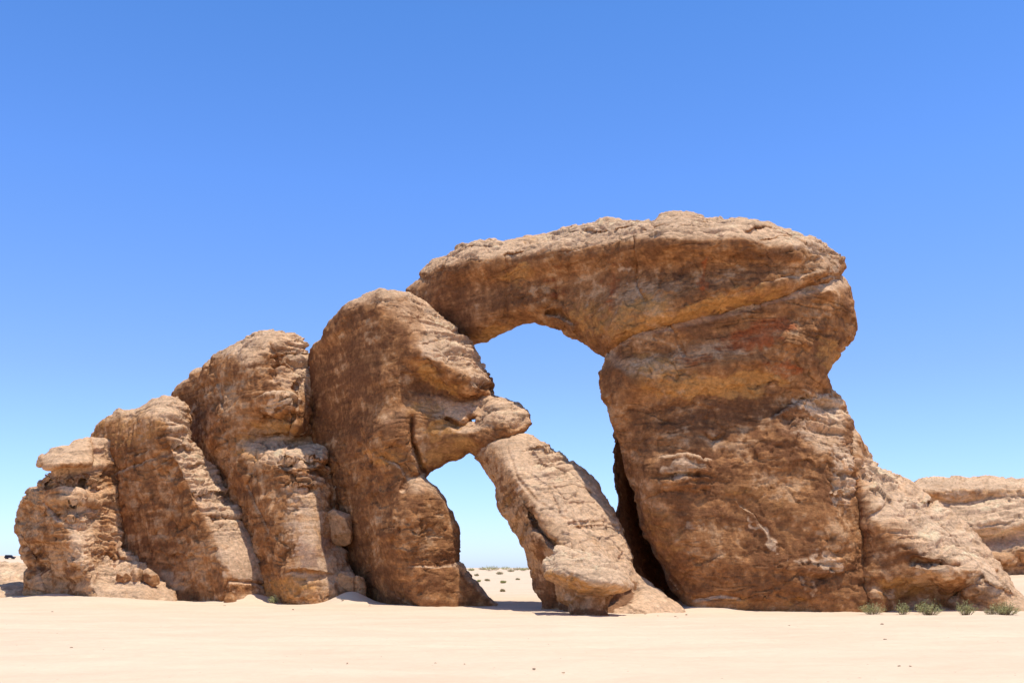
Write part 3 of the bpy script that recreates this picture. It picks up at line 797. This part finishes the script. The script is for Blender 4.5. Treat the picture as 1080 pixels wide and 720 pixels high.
# ---- 6 mushroom rock
mx, my, mz = unproj(618, 650, 36.6)
r6 = thing('mushroom_rock', float(mx), 36.8)
tag(r6, 'small pale mushroom-shaped rock on a short stem in front of the arches', 'rock')
rock_part(r6, 'cap',
     [(570,601),(572,592),(575,586),(583,583),(585,577),(588,575),(597,577),(606,579),(624,582),(640,587),(653,597),(662,607),(668,616),(667,620),(652,624),(636,627),(613,625),(598,620),(586,615),(575,611)],
     [[(571,602,37.2),(576,590,37.6),(588,577,37.9),(606,580,37.9),(624,583,37.8),(640,588,37.6),(655,600,37.3),(667,618,36.6)],
      [(575,603,36.3),(590,605,35.7),(610,611,35.1),(635,617,34.8),(655,616,35.3)],
      [(588,590,36.6),(610,594,36.2),(635,600,35.9),(650,607,35.8)],
      [(574,610,36.7),(598,619,36.3),(615,624,36.0),(636,626,35.9),(652,624,36.1)]],
     thick=2.4, edge=5, edge_in=0.25, back_w=26, step=0.5, voxel=0.035,
     cracks=[([(588,587),(610,588),(618,600),(640,603)], 1.2, 0.12), ([(610,597),(625,605),(640,612)], 1.0, 0.08), ([(600,583),(606,600)], 1.0, 0.08)],
     ledges=[([(572,598),(588,598),(606,604)], 0.12, 2.5)],
     tilt=0.25, lay=[(585,590,20,14),(620,595,40,12)], base_lay=0.4, amp=0.5, base_varn=0.05, seed=12, scale=0.6, pits=1.4,
     pale=[(620,594,70,22,15,1.3),(600,585,40,16,10,1.3)], gold=[(600,612,40,6,17,1.0),(640,622,30,5,5,0.8)])
rock_part(r6, 'stem',
     [(590,612),(587,620),(587,633),(600,638),(602,646),(602,660),(640,660),(640,646),(641,640),(644,632),(650,620),(640,608),(600,606)],
     [[(590,615,37.4),(588,630,37.5),(602,655,36.8)], [(610,625,36.6),(615,640,36.3),(618,655,36.1)], [(635,625,36.6),(632,640,36.4),(630,655,36.3)], [(648,622,37),(641,645,36.9)]],
     thick=1.3, edge=6, edge_in=0.3, back_w=18, step=0.5, voxel=0.04, tilt=0.1, base_lay=0.4, amp=0.5, base_varn=0.5, seed=13, scale=0.6,
     pale=[(605,628,20,6,0,0.6)], gold=[(600,630,20,8,0,0.6)], dark=[(620,648,30,8,0,0.8)])  # dark blob paints the cap's shade on the stem base

# ---- 7 wedged and fallen blocks
def surface_Y(obj, u, v):
    """distance at which the sight line of a photo pixel meets a rock"""
    from mathutils.bvhtree import BVHTree
    key = obj.name
    if key not in _BVH:
        me = obj.data; M = obj.matrix_world
        off = obj.parent.location if obj.parent else obj.location
        _BVH[key] = BVHTree.FromPolygons([x.co + off for x in me.vertices], [p.vertices[:] for p in me.polygons])
    x, y, z = unproj(u, v, 10.0)
    d = (Vector((float(x), float(y), float(z))) - Vector((0, 0, EYE))).normalized()
    hit = _BVH[key].ray_cast(Vector((0, 0, EYE)), d)
    return hit[0].y if hit[0] else None
_BVH = {}

def upx(u, v, Y):
    a = unproj(u, v, Y); return (float(a[0]), float(a[1]), float(a[2]))

def block(label, group, c, half, seed, tilt=0.0, **sk):
    """an angular fallen block: hull of points spread over a rounded box"""
    rnd = random.Random(seed)
    bm = bmesh.new()
    for _ in range(26):
        d = Vector((rnd.gauss(0, 1), rnd.gauss(0, 1), rnd.gauss(0, 1)))
        m = max(abs(d.x), abs(d.y), abs(d.z)); d = d.normalized() * 0.45 + d / m * 0.55
        bm.verts.new((d.x * half[0], d.y * half[1], d.z * half[2]))
    bmesh.ops.convex_hull(bm, input=bm.verts)
    bmesh.ops.delete(bm, geom=[v for v in bm.verts if not v.link_faces], context='VERTS')
    bmesh.ops.rotate(bm, verts=bm.verts, matrix=__import__('mathutils').Matrix.Rotation(tilt, 3, 'Y'))
    bmesh.ops.translate(bm, verts=bm.verts, vec=c)
    me = bpy.data.meshes.new('boulder'); bm.to_mesh(me); bm.free()
    me = remesh(me, 0.035)
    me.name = 'boulder'
    sculpt(me, seed=seed, scale=0.5, **sk)
    o = link_mesh('boulder', me, M_ROCK)
    set_origin(o, (c[0], c[1], c[2] - half[2]))
    return tag(o, label, 'boulder', group)

def onto(u, v, up, back=0.1):
    Y = surface_Y(BODY[1], u, v) or 49.5
    x, y, z = upx(u, v, Y)
    return (x, y + back, z + up)

GB = 'loose blocks beside the slabs'
block('large pale block wedged halfway up between the domed third slab and the dark pillar', GB, upx(359, 555, 49.75), (.60, .6, .98), 41, -0.12, base_lay=0.1, amp=0.5, base_varn=0.05)
block('squat tan block under the wedged one, left of the sand run', GB, upx(365, 613, 48.9), (.62, .5, .44), 42, 0.2, base_lay=0.3, amp=0.5, base_varn=0.15)
block('narrow upright tan block at the right edge of the sand run', GB, upx(381, 624, 48.6), (.30, .4, .85), 43, -0.3, base_lay=0.3, amp=0.5, base_varn=0.2)
GT = 'three blocks on the shelf beside the leftmost outcrop'
block('golden brown block, leftmost of the three on the low shelf', GT, onto(130, 613, .20), (.38, .36, .27), 44, 0.2, base_lay=0.1, amp=0.35, base_varn=0.45)
block('pale round block, middle of the three on the low shelf', GT, onto(143, 612, .27), (.37, .36, .36), 45, 0.0, base_lay=0.1, amp=0.35, base_varn=-0.1)
block('tilted flat-sided brown block, rightmost of the three on the low shelf', GT, onto(158, 617, .38), (.33, .36, .50), 46, -0.45, base_lay=0.1, amp=0.35, base_varn=0.55)

# ---- 8 cliff at the far right
o = rock('rock_cliff',
     [(955,512),(968,506),(985,503),(1010,503),(1035,502),(1060,503),(1100,503),(1160,506),(1200,515),(1240,560),(1250,640),(940,640),(940,560)],
     [[(960,510,66),(985,505,66),(1060,505,66),(1160,508,66)], [(960,518,64.6),(1000,519,64.4),(1060,518,64.4),(1160,520,64.4)],
      [(960,526,65.0),(1000,527,64.9),(1060,522,64.5),(1160,526,64.5)], [(960,562,63.2),(1030,560,63.0),(1100,552,63.0),(1180,560,63)],
      [(1000,570,63.9),(1030,569,63.9),(1080,563,63.5),(1160,568,63.5)], [(1000,580,63.6),(1040,578,63.2),(1080,575,63),(1160,580,63)],
      [(980,612,63.6),(1060,612,63.4),(1160,612,63.4)], [(960,638,63),(1200,638,63)]],
     thick=9, edge=8, edge_in=0.5, back_w=50, voxel=0.10,
     cracks=[([(1035,580),(1038,600),(1034,615)], 2, 0.4), ([(1074,586),(1076,592)], 3, 0.7), ([(1040,504),(1042,522)], 1.5, 0.25), ([(1062,504),(1063,520)], 1.2, 0.25), ([(1010,504),(1014,520)], 1.2, 0.2)],
     tilt=0.05, lay=[(1060,545,140,20)], base_lay=0.7, amp=0.6, base_varn=0.2, seed=20, scale=1.0, pits=1.3,
     pale=[(1060,545,150,26,0,1.3),(1060,508,120,8,0,1.2)], gold=[(1050,522,60,4,0,0.7),(1010,580,30,8,0,0.6)], dark=[(1070,600,60,14,0,0.5)])
set_origin(o, (31, 65, float(ground_z(31, 65))))
tag(o, 'flat-topped layered pale rock cliff behind the foot of the arch at far right', 'cliff')

# ---- 9 low ledges at the far left
o = rock('rock_shelf',
     [(-120,596),(-60,592),(-20,591),(0,591),(15,592),(30,593),(36,597),(42,606),(50,616),(58,626),(60,640),(-120,640)],
     [[(-60,589,60),(0,589,59.5),(30,591,59)], [(-60,596,58.4),(0,596,58),(30,596,58)], [(-60,599,58.8),(0,599,58.6),(34,599,58.4)],
      [(-60,605,57),(0,605,56.6),(36,606,56.6)], [(-60,608,57.2),(10,608,57),(44,612,56)], [(-60,616,54.6),(10,616,54.4),(46,620,54)], [(-60,634,51.5),(50,634,51.5)]],
     thick=4, edge=4, edge_in=0.4, back_w=30, voxel=0.08,
     tilt=0.02, lay=[(0,600,80,20)], base_lay=0.8, amp=0.32, base_varn=0.0, seed=22, pale=[(0,605,100,30,0,1.0)])
set_origin(o, (-32, 57, float(ground_z(-32, 57))))
tag(o, 'low pale layered rock shelf half buried in sand at the left edge', 'rock')

# ================================================================= PLANTS
def bush_mesh(w, h, n, seed, leaf=0.05, thin=0.012):
    rnd = random.Random(seed)
    V, F = [], []
    VT, FT = [], []
    for i in range(n):
        a = rnd.uniform(0, 2 * math.pi); r = w * 0.5 * math.sqrt(rnd.random())
        bx, by = math.cos(a) * r * 0.35, math.sin(a) * r * 0.35
        tx, ty = math.cos(a) * r, math.sin(a) * r
        hh = h * (1 - 0.55 * (r / (w * 0.5)) ** 2) * rnd.uniform(0.55, 1.08)
        p0 = Vector((bx, by, -0.03)); p1 = Vector((tx, ty, hh))
        # stem
        sd_ = Vector((-math.sin(a), math.cos(a), 0)) * thin * 0.5
        b = len(VT)
        VT += [p0 - sd_, p0 + sd_, p1 + sd_ * 0.3, p1 - sd_ * 0.3]; FT.append((b, b + 1, b + 2, b + 3))
        sd2 = Vector((0.3, 0.2, 0.9)).cross(p1 - p0).normalized() * thin * 0.5
        b = len(VT)
        VT += [p0 - sd2, p0 + sd2, p1 + sd2 * 0.3, p1 - sd2 * 0.3]; FT.append((b, b + 1, b + 2, b + 3))
        for k in range(rnd.randint(6, 10)):
            t = rnd.uniform(0.35, 1.0)
            p = p0.lerp(p1, t) + Vector((rnd.gauss(0, .02), rnd.gauss(0, .02), rnd.gauss(0, .015)))
            d = Vector((rnd.gauss(0, 1), rnd.gauss(0, 1), rnd.uniform(0.1, 1.5))).normalized() * leaf * rnd.uniform(0.6, 1.5)
            s = d.cross(Vector((rnd.gauss(0, 1), rnd.gauss(0, 1), rnd.gauss(0, 1)))).normalized() * leaf * 0.16
            b = len(V)
            V += [p, p + d * 0.5 + s, p + d, p + d * 0.5 - s]; F.append((b, b + 1, b + 2, b + 3))
    m1 = bpy.data.meshes.new('foliage'); m1.from_pydata([tuple(q) for q in V], [], F)
    m2 = bpy.data.meshes.new('stems'); m2.from_pydata([tuple(q) for q in VT], [], FT)
    return m1, m2

def bush(u, v, Y, w, h, n, seed, label, group, leaf=0.05, fol=None, lift=0.0):
    x, y, _ = unproj(u, v, Y)
    x = float(x); z = float(ground_z(x, Y)) + lift
    e = empty('desert_shrub', (x, Y, z))
    tag(e, label, 'shrub', group)
    m1, m2 = bush_mesh(w, h, n, seed, leaf)
    m1.materials.append(fol or M_LEAF); m2.materials.append(M_TWIG)
    a = bpy.data.objects.new('foliage', m1); COL.objects.link(a); a.parent = e
    b = bpy.data.objects.new('stems', m2); COL.objects.link(b); b.parent = e
    return e

G1 = 'green shrubs along the foot of the great arch'
bush(921, 649, 38.6, 1.1, 0.48, 110, 1, 'low grey-green shrub below the long crack, leftmost of the row at the arch foot', G1)
bush(953, 650, 38.4, 0.6, 0.50, 60, 2, 'small narrow green shrub, second of the row at the arch foot', G1)
bush(981, 650, 38.2, 1.15, 0.56, 140, 3, 'widest leafy green shrub, third of the row at the arch foot', G1)
bush(1019, 649, 38.4, 0.8, 0.58, 90, 4, 'upright pale green shrub, fourth of the row at the arch foot', G1)
bush(1060, 650, 38.0, 1.2, 0.54, 170, 5, 'dark green spreading shrub at the right end of the row', G1)
bush(1046, 649, 38.3, 0.6, 0.30, 60, 15, 'small yellowish shrub just left of the dark spreading one', G1, fol=M_DRY)
bush(289, 630, 48.4, 0.55, 0.42, 60, 6, 'lone small green shrub in the cleft between second and third slab', None, 0.06)

G2 = 'far shrubs on the horizon seen through the low arch'
FAR = [(497, 150, 1.6, .7), (503, 118, 1.3, .5), (509, 165, 2.2, .9), (516, 150, 3.4, 1.3), (522, 160, 2.6, 1.1), (527, 125, 1.4, .6), (533, 168, 3.0, 1.1),
       (539, 140, 1.6, .6), (545, 160, 2.4, .9), (552, 150, 2.0, .9), (558, 165, 2.2, .8), (514, 100, 1.0, .35), (531, 92, 1.2, .4), (530, 72, .6, .25), (546, 104, .9, .3), (505, 96, .7, .3)]
names = ['tiny dry shrub at the left end of the horizon line seen through the low arch', 'small grey shrub just below the horizon, near the pillar',
         'low olive shrub on the horizon, left of the biggest one', 'biggest dark shrub on the horizon seen through the low arch',
         'broad shrub on the horizon touching the biggest one on its right', 'small pale tuft just below the horizon, middle of the opening',
         'wide flat shrub on the horizon near the middle of the opening', 'small shrub on the far sand right of the middle of the opening',
         'low shrub on the horizon, third from the leaning leg', 'round shrub on the horizon, second from the leaning leg',
         'shrub on the horizon nearest to the leaning leg', 'lone dry tuft on the far sand below the biggest shrub', 'flat tuft on the far sand, lower than its neighbours',
         'tiniest tuft, alone halfway down the far sand', 'thin dry tuft on the far sand towards the leaning leg', 'faint dry tuft on the far sand beside the pillar']
for i, (u, Y, w, h) in enumerate(FAR):
    bush(u, 600, Y, w * (0.72 if Y > 120 else 0.5), h * (0.6 if Y > 120 else 0.45), 60, 100 + i, names[i], G2, leaf=0.12, fol=M_DRY if i % 3 else M_LEAF)

# ================================================================= STONES ON THE SAND
def pebble_mesh(seed, r):
    me = bpy.data.meshes.new('pebble')
    bm = bmesh.new()
    bmesh.ops.create_icosphere(bm, subdivisions=2, radius=r)
    rnd = random.Random(seed)
    ax = Vector((rnd.random(), rnd.random(), rnd.random()))
    for v in bm.verts:
        k = 1 + 0.25 * math.sin(v.co.x / r * 2.3 + ax.x * 9) + 0.2 * math.sin(v.co.y / r * 3.1 + ax.y * 9)
        v.co = Vector((v.co.x * k * 1.3, v.co.y * k, v.co.z * 0.55 * k))
    bm.to_mesh(me); bm.free()
    return me
M_PEB = plain_mat('brown_stone', (0.22, 0.13, 0.085), 0.95, 0.3)
M_PEB2 = plain_mat('tan_stone', (0.42, 0.28, 0.18), 0.95, 0.3)
PE = [(75, 683, .035, 'in the left foreground sand'), (309, 643, .06, 'in front of the third slab foot'), (459, 699, .022, 'in the foreground below the low arch'),
      (563, 705, .028, 'left of the bottom centre marks'), (557, 700, .02, 'nearest the bottom centre marks'), (594, 709, .024, 'right of the bottom centre marks'),
      (490, 700, .02, 'left of centre in the foreground'), (930, 658, .045, 'in front of the leftmost green shrub'), (916, 667, .03, 'lower left of the green shrubs'),
      (934, 674, .04, 'below the green shrub row'), (948, 702, .028, 'in the right foreground'), (960, 702, .024, 'in the right foreground, beside a twin'),
      (906, 715, .03, 'at the bottom edge, right'), (832, 660, .05, 'in front of the pier foot'), (366, 699, .02, 'in the left middle foreground'),
      (449, 638, .06, 'pale, against the shaded pillar foot'), (55, 645, .05, 'in front of the leftmost outcrop'), (60, 668, .03, 'far left foreground'),
      (110, 626, .06, 'at the toe of the leftmost outcrop'), (130, 627, .05, 'beside the toe of the leftmost outcrop'), (715, 652, .05, 'beside the toe of the leaning leg')]
for i, (u, v, r, wh) in enumerate(PE):
    a = (u - 540) / FPX; b = -(v - 360) / FPX
    dy, dz = cp - b * sp, sp + b * cp
    t = -EYE / dz
    for _ in range(12):
        x, y = a * t, dy * t
        t = (float(ground_z(x, y)) - EYE) / dz
    x, y = a * t, dy * t
    if y > 60: continue
    me = pebble_mesh(i, r * 0.8); me.materials.append(M_PEB if i % 3 == 1 else M_PEB2)
    o = bpy.data.objects.new('small_stone', me); COL.objects.link(o)
    o.location = (x, y, float(ground_z(x, y)) + r * 0.15); o.rotation_euler = (0, 0, i * 1.3)
    tag(o, ('dark brown' if i % 3 == 1 else 'tan') + ' small stone on the sand ' + wh, 'stone', 'small stones on the sand')

def chip_mesh(seed, r):
    rnd = random.Random(seed)
    bm = bmesh.new()
    for _ in range(14):
        d = Vector((rnd.gauss(0, 1), rnd.gauss(0, 1), rnd.gauss(0, 0.7))).normalized()
        bm.verts.new((d.x * r * rnd.uniform(.7, 1.2), d.y * r * rnd.uniform(.6, 1), d.z * r * rnd.uniform(.4, .7)))
    bmesh.ops.convex_hull(bm, input=bm.verts)
    bmesh.ops.delete(bm, geom=[v for v in bm.verts if not v.link_faces], context='VERTS')
    me = bpy.data.meshes.new('stone_chip'); bm.to_mesh(me); bm.free()
    return me
CH = [chip_mesh(900 + k, 1.0) for k in range(5)]
for m_ in CH: m_.materials.append(M_PEB2)
rnd = random.Random(31)
for (u0, u1, v0, v1, cnt, rr, lab) in ((100, 142, 623, 629, 9, (.04, .10), 'small tan stone chip lying at the toe of the leftmost outcrop'),
                              (236, 285, 630, 636, 7, (.03, .09), 'small tan stone chip at the foot of the second slab'),
                              (346, 392, 634, 639, 6, (.04, .09), 'small tan stone chip beside the sand run under the third slab'),
                              (660, 735, 646, 650, 7, (.03, .08), 'small tan stone chip at the toe of the leaning leg')):
    for k in range(cnt):
        u, v = rnd.uniform(u0, u1), rnd.uniform(v0, v1)
        a = (u - 540) / FPX; b = -(v - 360) / FPX
        dy, dz = cp - b * sp, sp + b * cp
        t = -EYE / dz
        for _ in range(10): t = (float(ground_z(a * t, dy * t)) - EYE) / dz
        x, y = a * t, dy * t
        if not 10 < y < 58: continue
        o = bpy.data.objects.new('stone_chip', CH[k % 5]); COL.objects.link(o)
        r = rnd.uniform(*rr); o.scale = (r, r, r); o.rotation_euler = (0, 0, rnd.uniform(0, 6))
        o.location = (x, y, float(ground_z(x, y)) + r * 0.2)
        tag(o, lab, 'stone', lab.replace('small tan stone chip', 'stone chips'))

# ================================================================= FAR VEHICLE
def box_mesh(name, prof, w, bevel=0.08):
    """side profile (x, z) extruded across y, bevelled"""
    bm = bmesh.new()
    a = [bm.verts.new((x, -w / 2, z)) for x, z in prof]
    b = [bm.verts.new((x, w / 2, z)) for x, z in prof]
    bm.faces.new(a); bm.faces.new(b[::-1])
    for i in range(len(prof)):
        j = (i + 1) % len(prof)
        bm.faces.new((a[j], a[i], b[i], b[j]))
    bmesh.ops.recalc_face_normals(bm, faces=bm.faces)
    bmesh.ops.bevel(bm, geom=list(bm.edges), offset=bevel, segments=2, affect='EDGES')
    me = bpy.data.meshes.new(name); bm.to_mesh(me); bm.free()
    return me

VY = 470.0
vx = float(unproj(10.5, 588, VY)[0])
car = empty('parked_car', (vx, VY, float(ground_z(vx, VY))))
tag(car, 'tiny dark vehicle far away on the skyline above the left rock shelf', 'car')
p = link_mesh('body', box_mesh('body', [(-2.3, .45), (2.3, .45), (2.35, .95), (1.2, 1.1), (-2.3, 1.15)], 1.8), M_CAR, car)
p = link_mesh('cabin', box_mesh('cabin', [(-2.2, 1.08), (1.15, 1.08), (.5, 1.75), (-2.0, 1.78)], 1.6), M_GLASS, car)
p = link_mesh('roof', box_mesh('roof', [(-2.0, 1.76), (.5, 1.74), (.4, 1.82), (-1.9, 1.84)], 1.62, 0.02), M_CAR, car)
for sx in (-1.45, 1.45):
    for sy in (-.82, .82):
        bm = bmesh.new(); bmesh.ops.create_cone(bm, cap_ends=True, segments=20, radius1=.38, radius2=.38, depth=.26)
        bmesh.ops.rotate(bm, verts=bm.verts, matrix=__import__('mathutils').Matrix.Rotation(math.pi / 2, 3, 'X'))
        bmesh.ops.translate(bm, verts=bm.verts, vec=(sx, sy, .38))
        me = bpy.data.meshes.new('wheel'); bm.to_mesh(me); bm.free()
        link_mesh('wheel', me, M_TYRE, car)

print('script time %.1f' % (time.time() - T_START))
